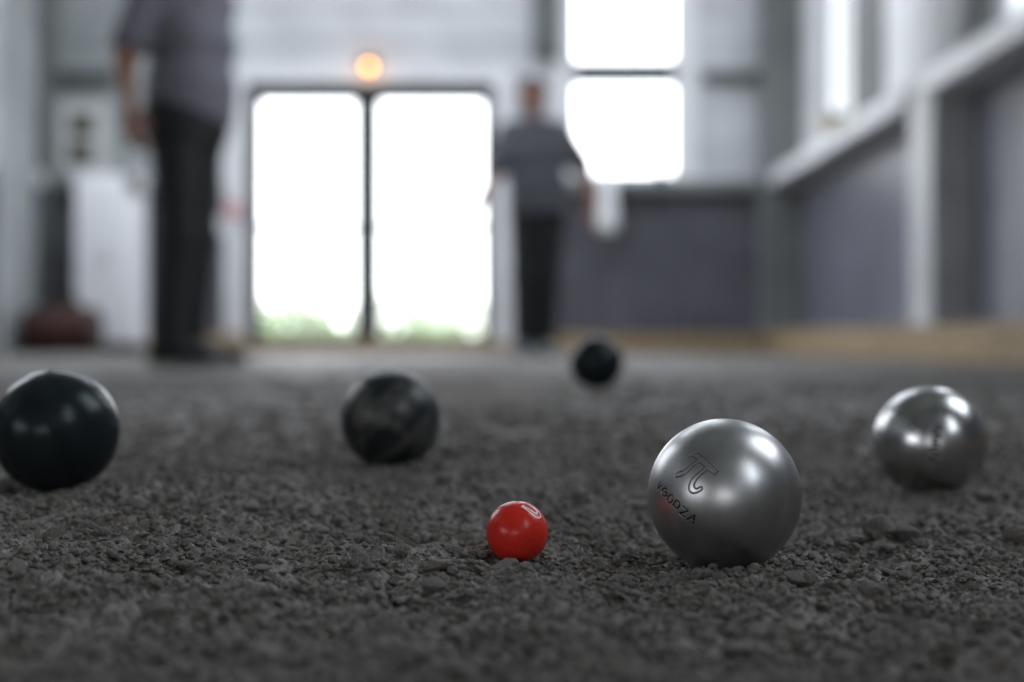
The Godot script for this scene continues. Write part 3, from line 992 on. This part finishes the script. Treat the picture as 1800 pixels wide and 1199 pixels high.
	box("lid", Vector3(-0.095, 0.17, -0.165), Vector3(0.095, 0.19, 0.165), M.render_wall, t, 0.004)


# ------------------------------------------------------------------ people
# Smooth union of tapered capsules [a, b, ra, rb], meshed as surface nets; cuts are half spaces [normal, offset] kept where n.p <= offset.
func mesh_field(bones: Array, cell: float, k: float, cuts := [], grow := 0.0) -> ArrayMesh:
	var lo := Vector3.INF
	var hi := -Vector3.INF
	for b in bones:
		for e in 2:
			var r: float = b[2 + e] + grow + k * 0.5 + cell * 2.0
			lo = lo.min(b[e] - Vector3.ONE * r)
			hi = hi.max(b[e] + Vector3.ONE * r)
	var n := Vector3i(((hi - lo) / cell).ceil()) + Vector3i.ONE
	var sx := 1
	var sy := n.x
	var sz := n.x * n.y
	var f := PackedFloat32Array()
	f.resize(n.x * n.y * n.z)
	f.fill(10.0)
	for b in bones:
		var a: Vector3 = b[0]
		var ab: Vector3 = b[1] - b[0]
		var l2 := maxf(ab.length_squared(), 1e-9)
		var ra: float = b[2] + grow
		var rb: float = b[3] + grow
		var reach := maxf(ra, rb) + k + cell * 2.0
		var i0 := Vector3i(((b[0].min(b[1]) - Vector3.ONE * reach - lo) / cell).floor()).clamp(Vector3i.ZERO, n - Vector3i.ONE)
		var i1 := Vector3i(((b[0].max(b[1]) + Vector3.ONE * reach - lo) / cell).ceil()).clamp(Vector3i.ZERO, n - Vector3i.ONE)
		for z in range(i0.z, i1.z + 1):
			for y in range(i0.y, i1.y + 1):
				var at := z * sz + y * sy
				for x in range(i0.x, i1.x + 1):
					var p := lo + Vector3(x, y, z) * cell - a
					var t := clampf(p.dot(ab) / l2, 0.0, 1.0)
					var d := (p - ab * t).length() - lerpf(ra, rb, t)
					var o := f[at + x]
					var h := maxf(k - absf(o - d), 0.0) / k
					f[at + x] = minf(o, d) - h * h * k * 0.25
	for c in cuts:
		for z in n.z:
			for y in n.y:
				for x in n.x:
					var i := z * sz + y * sy + x
					if f[i] < cell * 3.0:
						var d: float = (lo + Vector3(x, y, z) * cell).dot(c[0]) - c[1]
						if d > f[i]: f[i] = d
	var corner := [0, sx, sy, sx + sy, sz, sx + sz, sy + sz, sx + sy + sz]
	var offs := [Vector3(0, 0, 0), Vector3(1, 0, 0), Vector3(0, 1, 0), Vector3(1, 1, 0), Vector3(0, 0, 1), Vector3(1, 0, 1), Vector3(0, 1, 1), Vector3(1, 1, 1)]
	var edges := [[0, 1], [2, 3], [4, 5], [6, 7], [0, 2], [1, 3], [4, 6], [5, 7], [0, 4], [1, 5], [2, 6], [3, 7]]
	var id := PackedInt32Array()
	id.resize(f.size())
	id.fill(-1)
	var V := PackedVector3Array()
	var N := PackedVector3Array()
	for z in n.z - 1:
		for y in n.y - 1:
			for x in n.x - 1:
				var i := z * sz + y * sy + x
				var inside := 0
				if f[i] > cell * 2.5: continue
				for c in 8:
					if f[i + corner[c]] < 0.0: inside += 1
				if inside == 0 or inside == 8: continue
				var sum := Vector3.ZERO
				var cnt := 0
				for e in edges:
					var fa := f[i + corner[e[0]]]
					var fb := f[i + corner[e[1]]]
					if (fa < 0.0) != (fb < 0.0):
						sum += offs[e[0]].lerp(offs[e[1]], fa / (fa - fb))
						cnt += 1
				id[i] = V.size()
				V.append(lo + (Vector3(x, y, z) + sum / cnt) * cell)
				N.append(Vector3(f[i + 1] + f[i + 1 + sy] + f[i + 1 + sz] + f[i + 1 + sy + sz] - f[i] - f[i + sy] - f[i + sz] - f[i + sy + sz],
					f[i + sy] + f[i + sy + 1] + f[i + sy + sz] + f[i + sy + sz + 1] - f[i] - f[i + 1] - f[i + sz] - f[i + sz + 1],
					f[i + sz] + f[i + sz + 1] + f[i + sz + sy] + f[i + sz + sy + 1] - f[i] - f[i + 1] - f[i + sy] - f[i + sy + 1]).normalized())
	var I := PackedInt32Array()
	var st3 := [sx, sy, sz]
	for z in range(1, n.z - 1):
		for y in range(1, n.y - 1):
			for x in range(1, n.x - 1):
				var i := z * sz + y * sy + x
				if f[i] > cell * 1.5: continue
				for ax in 3:
					var s: int = st3[ax]
					var inn := f[i] < 0.0
					if inn == (f[i + s] < 0.0): continue
					var u: int = st3[(ax + 1) % 3]
					var v: int = st3[(ax + 2) % 3]
					var q := [id[i - u - v], id[i - v], id[i], id[i - u]]
					if q.min() < 0: continue
					if inn: I.append_array(PackedInt32Array([q[0], q[2], q[1], q[0], q[3], q[2]]))
					else: I.append_array(PackedInt32Array([q[0], q[1], q[2], q[0], q[2], q[3]]))
	var arr := []
	arr.resize(Mesh.ARRAY_MAX)
	arr[Mesh.ARRAY_VERTEX] = V
	arr[Mesh.ARRAY_NORMAL] = N
	arr[Mesh.ARRAY_INDEX] = I
	var m := ArrayMesh.new()
	m.add_surface_from_arrays(Mesh.PRIMITIVE_TRIANGLES, arr)
	return m


func joined(list: Array) -> ArrayMesh:
	var st := SurfaceTool.new()
	for m in list: st.append_from(m, 0, Transform3D())
	return st.commit()


# head bones in head axes: y up, z to the face, origin at the centre of the skull
func head_bones(at: Vector3, turn: Basis) -> Array:
	var out := []
	for b in [
		[Vector3(0, 0.035, -0.02), Vector3(0, 0.03, 0.02), 0.078, 0.074], [Vector3(0, -0.03, 0.015), Vector3(0, -0.075, 0.035), 0.064, 0.045],
		[Vector3(-0.03, -0.07, 0.03), Vector3(0.03, -0.07, 0.03), 0.036, 0.036], [Vector3(0, 0.012, 0.086), Vector3(0, -0.028, 0.106), 0.009, 0.014],
		[Vector3(-0.016, -0.034, 0.094), Vector3(0.016, -0.034, 0.094), 0.009, 0.009], [Vector3(-0.035, 0.026, 0.076), Vector3(0.035, 0.026, 0.076), 0.013, 0.013],
		[Vector3(-0.042, -0.018, 0.062), Vector3(-0.036, -0.03, 0.066), 0.02, 0.018], [Vector3(0.042, -0.018, 0.062), Vector3(0.036, -0.03, 0.066), 0.02, 0.018],
		[Vector3(-0.078, 0.018, -0.008), Vector3(-0.076, -0.022, -0.002), 0.013, 0.009], [Vector3(0.078, 0.018, -0.008), Vector3(0.076, -0.022, -0.002), 0.013, 0.009],
		[Vector3(-0.018, -0.058, 0.086), Vector3(0.018, -0.058, 0.086), 0.007, 0.007]]:
		out.append([at + turn * b[0], at + turn * b[1], b[2], b[3]])
	return out


# hand from the wrist along `dir`, palm facing `palm`, thumb on the side `thumb`
func hand_bones(wrist: Vector3, dir: Vector3, palm: Vector3, thumb: Vector3, curl: float) -> Array:
	dir = dir.normalized()
	thumb = (thumb - dir * thumb.dot(dir)).normalized()
	palm = (palm - dir * palm.dot(dir) - thumb * palm.dot(thumb)).normalized()
	var out := [[wrist, wrist + dir * 0.03, 0.024, 0.024]]
	for k in 4:
		var off := thumb * (0.030 - 0.020 * k)
		var knuckle := wrist + dir * (0.088 - 0.005 * absf(k - 1.0)) + off
		out.append([wrist + dir * 0.025 + off * 0.7, knuckle, 0.015, 0.012])
		var p := knuckle
		var lens: Array = [[0.040, 0.025, 0.020], [0.045, 0.028, 0.021], [0.041, 0.026, 0.020], [0.031, 0.020, 0.017]][k]
		for j in 3:
			var ang: float = curl * (0.6 + j)
			var q: Vector3 = p + (dir * cos(ang) + palm * sin(ang) + thumb * 0.06 * (1.2 - k)).normalized() * lens[j]
			out.append([p, q, 0.0095 - 0.0008 * j, 0.0087 - 0.0008 * j])
			p = q
	var t0 := wrist + dir * 0.028 + thumb * 0.028
	var t1 := t0 + (dir * 0.6 + thumb * 0.75 + palm * 0.3).normalized() * 0.042
	var t2 := t1 + (dir * 0.85 + thumb * 0.35 + palm * 0.4).normalized() * 0.032
	out.append_array([[wrist + dir * 0.012 + thumb * 0.012, t0, 0.017, 0.014], [t0, t1, 0.013, 0.011], [t1, t2, 0.0105, 0.009]])
	return out


func shoe(heel: Vector3, toe_dir: Vector3, length: float, up: Material, parent: Node) -> void:
	var d := toe_dir.normalized()
	var side := d.cross(Vector3.UP)
	var b := []
	b.append([heel + Vector3(0, 0.045, 0) + d * 0.02, heel + Vector3(0, 0.05, 0) + d * length * 0.45, 0.042, 0.046])
	b.append([heel + Vector3(0, 0.045, 0) + d * length * 0.45, heel + Vector3(0, 0.035, 0) + d * (length - 0.045), 0.046, 0.036])
	b.append([heel + Vector3(0, 0.05, 0) + d * 0.02, heel + Vector3(0, 0.10, 0) + d * 0.03, 0.042, 0.040])
	for s in [-1, 1]: b.append([heel + Vector3(0, 0.03, 0) + d * length * 0.6 + side * 0.012 * s, heel + Vector3(0, 0.03, 0) + d * (length - 0.05) + side * 0.012 * s, 0.034, 0.03])
	var o := obj("shoe", mesh_field(b, 0.009, 0.02, [[Vector3(0, -1, 0), -0.012]]), up, parent)
	var s2 := []
	s2.append([heel + d * 0.02 + Vector3(0, 0.012, 0), heel + d * (length - 0.04) + Vector3(0, 0.012, 0), 0.042, 0.044])
	obj("sole", mesh_field(s2, 0.009, 0.01, [[Vector3(0, -1, 0), 0.0], [Vector3(0, 1, 0), 0.018]]), M.sole, o)
	for k in 3:
		var p := heel + d * length * (0.42 + 0.09 * k) + Vector3(0, 0.088 - 0.007 * k, 0)
		obj("lace", sweep([p - side * 0.026 - Vector3(0, 0.008, 0), p + Vector3(0, 0.004, 0), p + side * 0.026 - Vector3(0, 0.008, 0)], 0.0035, 6), M.black_plastic, o)


func person(root: Node3D, J: Dictionary, shirt: Material, shoe_mat: Material) -> void:
	var legs := []
	var arms := []
	for s in ["l", "r"]:
		legs.append([J["hip_" + s], J["knee_" + s], 0.088, 0.056])
		legs.append([J["knee_" + s], J["ankle_" + s], 0.056, 0.036])
		arms.append([J["shoulder_" + s], J["elbow_" + s], 0.052, 0.040])
		arms.append([J["elbow_" + s], J["wrist_" + s], 0.040, 0.026])
	var feet := []
	for s in ["l", "r"]: feet.append([J["ankle_" + s] - Vector3(0, 0.04, 0), J["ankle_" + s] - Vector3(0, 0.055, 0) + J["toe_" + s] * 0.16, 0.036, 0.028])
	var torso: Array = J.torso
	var neck := [[J.neck, J.head - Vector3(0, 0.05, 0), 0.058, 0.052]]
	var slim := torso.map(func(b): return [b[0], b[1], b[2] - 0.012, b[3] - 0.012])
	var body := mesh_field(legs + arms + feet + slim + neck, 0.012, 0.035)
	var head := mesh_field(head_bones(J.head, J.look) + [[J.neck, J.head - Vector3(0, 0.05, 0), 0.056, 0.052]], 0.004, 0.018)
	var hands := []
	for s in ["l", "r"]:
		hands.append(mesh_field(hand_bones(J["wrist_" + s], J["hand_" + s][0], J["hand_" + s][1], J["hand_" + s][2], J["hand_" + s][3]) + [[J["elbow_" + s].lerp(J["wrist_" + s], 0.75), J["wrist_" + s], 0.030, 0.026]], 0.0035, 0.009))
	obj("body", joined([body, head] + hands), M.skin, root)
	# clothes
	var sleeves := []
	for s in ["l", "r"]: sleeves.append([J["shoulder_" + s], J["shoulder_" + s].lerp(J["elbow_" + s], 0.80), 0.056, 0.062])
	obj("shirt", mesh_field(torso + sleeves, 0.012, 0.04, [[Vector3(-J.hem_slope, -1, 0).normalized(), -J.hem / sqrt(1.0 + J.hem_slope * J.hem_slope)], [Vector3(0, 1, 0), J.collar]], 0.012), shirt, root)
	var ring := []
	for k in 17:
		var a := TAU * k / 16.0
		ring.append(J.neck + Vector3(cos(a) * 0.068, 0.004, sin(a) * 0.066))
	obj("collar", sweep(ring, 0.014), shirt, root)
	var pants := []
	for s in ["l", "r"]:
		pants.append([J["hip_" + s], J["knee_" + s], 0.094, 0.070])
		pants.append([J["knee_" + s], J["ankle_" + s] + Vector3(0, -0.02, 0), 0.070, 0.062])
	obj("trousers", mesh_field(pants + J.pelvis, 0.012, 0.03, [[Vector3(0, 1, 0), J.hem + 0.10], [Vector3(0, -1, 0), -0.05]], 0.004), M.trousers, root)
	for s in ["l", "r"]: shoe(Vector3(J["ankle_" + s].x, 0, J["ankle_" + s].z) - J["toe_" + s] * 0.055, J["toe_" + s], 0.29, shoe_mat, root)
	# hair, beard, face details
	var t: Basis = J.look
	var h: Vector3 = J.head
	var hair := []
	for b in [[Vector3(0, 0.045, -0.025), Vector3(0, 0.05, 0.016), 0.082, 0.076], [Vector3(0, 0.0, -0.04), Vector3(0, -0.04, -0.045), 0.064, 0.05], [Vector3(-0.05, 0.03, -0.02), Vector3(0.05, 0.03, -0.02), 0.045, 0.045]]:
		hair.append([h + t * b[0], h + t * b[1], b[2], b[3]])
	obj("hair", mesh_field(hair, 0.006, 0.02, [[t * Vector3(0, -0.75, 0.66), (t * Vector3(0, -0.75, 0.66)).dot(h + t * Vector3(0, 0.045, 0.052))]]), M.hair, root)
	var beard := []
	for b in [[Vector3(-0.045, -0.055, 0.03), Vector3(0, -0.085, 0.066), 0.024, 0.028], [Vector3(0.045, -0.055, 0.03), Vector3(0, -0.085, 0.066), 0.024, 0.028], [Vector3(-0.028, -0.044, 0.086), Vector3(0.028, -0.044, 0.086), 0.007, 0.007]]:
		beard.append([h + t * b[0], h + t * b[1], b[2], b[3]])
	obj("beard", mesh_field(beard, 0.005, 0.012), M.hair, root)
	for s in [-1, 1]:
		obj("eye", mesh_field([[h + t * Vector3(s * 0.030 - 0.006, 0.008, 0.079), h + t * Vector3(s * 0.030 + 0.006, 0.008, 0.079), 0.009, 0.009]], 0.004, 0.004), M.eye, root)
		obj("eyebrow", mesh_field([[h + t * Vector3(s * 0.016, 0.027, 0.090), h + t * Vector3(s * 0.046, 0.030, 0.080), 0.006, 0.005]], 0.003, 0.004), M.hair, root)
	obj("mouth", mesh_field([[h + t * Vector3(-0.018, -0.059, 0.091), h + t * Vector3(0.018, -0.059, 0.091), 0.005, 0.005]], 0.003, 0.004), M.lip, root)


func build_people() -> void:
	# player facing us near the door
	var t := thing("person", "person in a dark grey T-shirt and black trousers facing us, arms held out", "person", Vector3(0.155, 0.0, -8.83))
	var J := {
		"hip_r": Vector3(-0.075, 0.90, 0), "hip_l": Vector3(0.085, 0.90, 0), "knee_r": Vector3(-0.085, 0.50, 0.03), "knee_l": Vector3(0.070, 0.50, 0.02),
		"ankle_r": Vector3(-0.085, 0.085, 0.0), "ankle_l": Vector3(0.045, 0.085, -0.02), "toe_r": Vector3(-0.15, 0, 1).normalized(), "toe_l": Vector3(0.2, 0, 1).normalized(),
		"shoulder_r": Vector3(-0.175, 1.395, 0), "elbow_r": Vector3(-0.270, 1.13, 0.02), "wrist_r": Vector3(-0.365, 0.95, 0.12),
		"shoulder_l": Vector3(0.155, 1.395, 0), "elbow_l": Vector3(0.305, 1.155, -0.03), "wrist_l": Vector3(0.345, 0.93, 0.06),
		"hand_r": [Vector3(-0.6, -0.8, 0.1), Vector3(0.5, -0.3, -0.6), Vector3(0.1, 0, 1), 0.18], "hand_l": [Vector3(0.05, -1, 0.1), Vector3(-0.8, 0, -0.2), Vector3(-0.2, 0, 1), 0.3],
		"neck": Vector3(-0.02, 1.455, -0.01), "head": Vector3(-0.025, 1.615, 0.015), "look": Basis.from_euler(Vector3(0.12, -0.1, 0.03)),
		"torso": [[Vector3(-0.07, 0.94, 0), Vector3(0.08, 0.94, 0), 0.105, 0.105], [Vector3(-0.06, 1.08, 0.01), Vector3(0.065, 1.08, 0.01), 0.112, 0.112], [Vector3(-0.09, 1.25, 0.0), Vector3(0.075, 1.25, 0.0), 0.115, 0.115],
			[Vector3(-0.15, 1.385, -0.01), Vector3(0.13, 1.385, -0.01), 0.068, 0.068], [Vector3(-0.01, 1.0, 0), Vector3(-0.01, 1.38, 0), 0.11, 0.09], [Vector3(-0.10, 1.41, -0.01), Vector3(-0.02, 1.45, -0.01), 0.05, 0.055], [Vector3(0.08, 1.41, -0.01), Vector3(-0.02, 1.45, -0.01), 0.05, 0.055]],
		"pelvis": [[Vector3(-0.065, 0.92, 0), Vector3(0.075, 0.92, 0), 0.108, 0.108]], "hem": 0.80, "hem_slope": 0.0, "collar": 1.478}
	person(t, J, M.shirt_dark, M.shoe_grey)
	# player standing sideways, head above the picture edge
	t = thing("person", "person in a lilac-grey shirt standing sideways, head out of the picture", "person", Vector3(-1.253, 0.0, -5.49))
	J = {
		"hip_r": Vector3(-0.03, 0.92, 0.09), "hip_l": Vector3(0.02, 0.92, -0.08), "knee_r": Vector3(-0.015, 0.50, 0.10), "knee_l": Vector3(0.02, 0.51, -0.08),
		"ankle_r": Vector3(-0.05, 0.085, 0.11), "ankle_l": Vector3(-0.02, 0.085, -0.09), "toe_r": Vector3(1, 0, 0.22).normalized(), "toe_l": Vector3(1, 0, -0.1).normalized(),
		"shoulder_r": Vector3(-0.115, 1.43, 0.13), "elbow_r": Vector3(-0.185, 1.165, 0.20), "wrist_r": Vector3(-0.170, 0.965, 0.20),
		"shoulder_l": Vector3(0.09, 1.43, -0.15), "elbow_l": Vector3(-0.02, 1.16, -0.25), "wrist_l": Vector3(0.0, 0.93, -0.24),
		"hand_r": [Vector3(0.05, -1, 0.0), Vector3(0.7, 0, -0.5), Vector3(0.7, 0, 0.5), 0.55], "hand_l": [Vector3(0.15, -1, 0.0), Vector3(0.2, 0, 0.8), Vector3(1, 0, 0.1), 0.3],
		"neck": Vector3(0.045, 1.495, -0.01), "head": Vector3(0.075, 1.655, -0.01), "look": Basis.from_euler(Vector3(0.05, 1.2, 0)),
		"torso": [[Vector3(-0.03, 0.97, 0.06), Vector3(0.03, 0.97, -0.06), 0.125, 0.125], [Vector3(-0.01, 1.08, 0.06), Vector3(0.04, 1.08, -0.05), 0.128, 0.128], [Vector3(-0.01, 1.25, 0.07), Vector3(0.05, 1.25, -0.06), 0.118, 0.118],
			[Vector3(-0.07, 1.415, 0.10), Vector3(0.07, 1.415, -0.12), 0.068, 0.068], [Vector3(0.0, 1.0, 0), Vector3(0.01, 1.38, 0), 0.11, 0.095], [Vector3(-0.05, 1.44, 0.07), Vector3(0.03, 1.49, 0.0), 0.05, 0.055], [Vector3(0.06, 1.44, -0.08), Vector3(0.03, 1.49, 0.0), 0.05, 0.055]],
		"pelvis": [[Vector3(-0.03, 0.94, 0.07), Vector3(0.02, 0.94, -0.06), 0.128, 0.128], [Vector3(-0.025, 1.04, 0.06), Vector3(0.025, 1.04, -0.06), 0.115, 0.115]], "hem": 0.985, "hem_slope": 0.32, "collar": 1.515}
	person(t, J, M.shirt_lilac, M.shoe_black)
	# crumpled cloth in his hand
	var c := thing("wiping_cloth", "small crumpled white cloth held in the sideways player's hand", "cloth", Vector3(-1.253 - 0.145, 0.745, -5.49 + 0.20))
	var b := []
	var r := RandomNumberGenerator.new()
	r.seed = 5
	for k in 9:
		var p := Vector3(r.randf_range(-0.03, 0.03), r.randf_range(-0.10, 0.02), r.randf_range(-0.025, 0.025))
		b.append([p, p + Vector3(r.randf_range(-0.025, 0.025), r.randf_range(-0.05, 0.01), r.randf_range(-0.02, 0.02)), 0.016, 0.010])
	obj("folds", mesh_field(b, 0.005, 0.006), M.cloth_white, c)


# ------------------------------------------------------------------ outdoors
func build_outdoors() -> void:
	var g := struct("lawn", "pale lawn outside the glass door", "lawn")
	var st := new_st()
	for q in [[-60.0, -90.0, 60.0, WALL_Z - 0.35], [-60.0, WALL_Z - 0.35, X_LEFT - 0.3, 60.0], [X_RIGHT + 0.3, WALL_Z - 0.35, 60.0, 60.0], [X_LEFT - 0.3, 9.5, X_RIGHT + 0.3, 60.0]]:
		add_box(st, Vector3((q[0] + q[2]) / 2, -0.15, (q[1] + q[3]) / 2), Vector3(q[2] - q[0], 0.2, q[3] - q[1]), 0.001)
	obj("turf", done(st), M.lawn, g)
	# bushes in front of the door, far off
	var spots := [[-8.4, -41.0, 2.2, "round green bush outside at the left edge of the door glass"], [-7.0, -47.0, 1.9, "low green bush outside, seen left of the middle door post"], [-4.4, -53.0, 2.6, "taller green bush outside, seen right of the middle door post"], [-2.2, -60.0, 2.5, "low green bush outside at the right edge of the door glass"]]
	for s in spots:
		var t := thing("bush", s[3], "bush", Vector3(s[0], -0.05, s[1]), "bushes outside")
		var r := RandomNumberGenerator.new()
		r.seed = int(absf(s[0]) * 100)
		var lv := new_st()
		var n := FastNoiseLite.new()
		n.seed = r.seed
		for k in 900:
			var d := Vector3(r.randfn(), r.randfn(), r.randfn()).normalized()
			d.y = absf(d.y)
			var rad: float = s[2] * (0.75 + 0.35 * n.get_noise_3dv(d * 90.0)) * pow(r.randf(), 0.25)
			var p := d * Vector3(1.15, 0.95, 0.8) * rad + Vector3(0, 0.15, 0)
			var a := Vector3(r.randfn(), r.randfn(), r.randfn()).normalized() * 0.16
			var b := a.cross(Vector3(r.randfn(), r.randfn(), r.randfn())).normalized() * 0.08
			for q in [p - a, p + b, p + a, p - a, p + a, p - b]: lv.add_vertex(q)
		var o := obj("foliage", done(lv), M.leaf, t)
		o.set_meta("kind", "stuff")
		obj("stem", sweep([Vector3(0, 0, 0), Vector3(0.03, 0.4, 0.02), Vector3(-0.02, 0.9, 0)], 0.05), M.trunk, t)


# ------------------------------------------------------------------ scene
func _ready() -> void:
	rng.seed = 20
	# camera: on the gravel, focus on the front boule and the jack
	var cam := Camera3D.new()
	cam.name = "camera"
	cam.position = Vector3(0, 0.1, 0)
	var lens := CameraAttributesPhysical.new()
	lens.frustum_focal_length = 50.04
	lens.frustum_focus_distance = 0.672
	lens.frustum_near = 0.05
	lens.frustum_far = 200.0
	lens.exposure_aperture = 3.82
	cam.attributes = lens
	add_child(cam)
	cam.current = true
	# overcast sky
	var env := Environment.new()
	env.background_mode = Environment.BG_SKY
	var sky := Sky.new()
	var sm := ProceduralSkyMaterial.new()
	sm.sky_top_color = Color(0.93, 0.96, 1.0)
	sm.sky_horizon_color = Color(1.0, 1.0, 1.0)
	sm.ground_horizon_color = Color(0.62, 0.63, 0.58)
	sm.ground_bottom_color = Color(0.5, 0.51, 0.46)
	sky.sky_material = sm
	env.sky = sky
	env.background_energy_multiplier = 7.0
	env.tonemap_mode = Environment.TONE_MAPPER_LINEAR
	env.tonemap_exposure = 1.0
	env.volumetric_fog_enabled = true
	env.volumetric_fog_density = 0.0
	env.sdfgi_enabled = true
	env.ssao_enabled = true
	env.ssil_enabled = true
	var we := WorldEnvironment.new()
	we.name = "environment"
	we.environment = env
	add_child(we)

	materials()
	for n in [[n_low, 9.0, 1], [n_mid, 42.0, 2], [n_fine, 190.0, 3]]:
		n[0].seed = n[2]
		n[0].noise_type = FastNoiseLite.TYPE_SIMPLEX
		n[0].frequency = n[1]
		n[0].fractal_octaves = 2
	# resting balls: front boule, polished boule, dusty boule, dark boule at the edge, jack
	balls = [[Vector3(0.103, 0.0253, -0.690), R_BOULE], [Vector3(0.279, 0.0326, -0.949), R_BOULE], [Vector3(-0.090, 0.0414, -1.057), R_BOULE], [Vector3(-0.2735, 0.0459, -0.853), R_BOULE], [Vector3(0.0025, 0.0075, -0.688), R_JACK]]
	fit_ground()
	var fl := struct("floor", "dark grey crushed gravel floor of the playing lane", "floor")
	obj("ground", floor_mesh(), M.gravel, fl)
	build_hall()
	build_outdoors()
	build_people()
	build_hall_things()
	build_balls()
	build_gravel(fl)
	build_dust()


func build_dust() -> void:
	# the puff of dust where the last boule struck
	var f := Node3D.new()
	f.name = "dust"
	add_child(f)
	f.position = Vector3(-0.10, 0.03, -2.06)
	var m := FogMaterial.new()
	m.albedo = lin(0.80, 0.74, 0.70)
	m.density = 0.95
	for q in [[0.0, 0.0, 0.0, 0.36, 0.12, 0.32], [0.03, 0.005, -0.02, 0.34, 0.11, 0.28], [-0.05, 0.0, 0.03, 0.24, 0.09, 0.22], [0.06, 0.01, 0.0, 0.18, 0.09, 0.16], [-0.03, 0.0, -0.04, 0.13, 0.07, 0.12]]:
		var v := FogVolume.new()
		v.name = "puff"
		v.shape = RenderingServer.FOG_VOLUME_SHAPE_ELLIPSOID
		v.size = Vector3(q[3], q[4], q[5])
		v.material = m
		f.add_child(v, true)
		v.position = Vector3(q[0], q[1], q[2])
	tag(f, "faint puff of pale dust above the gravel by the bouncing boule", "dust", "", "stuff")
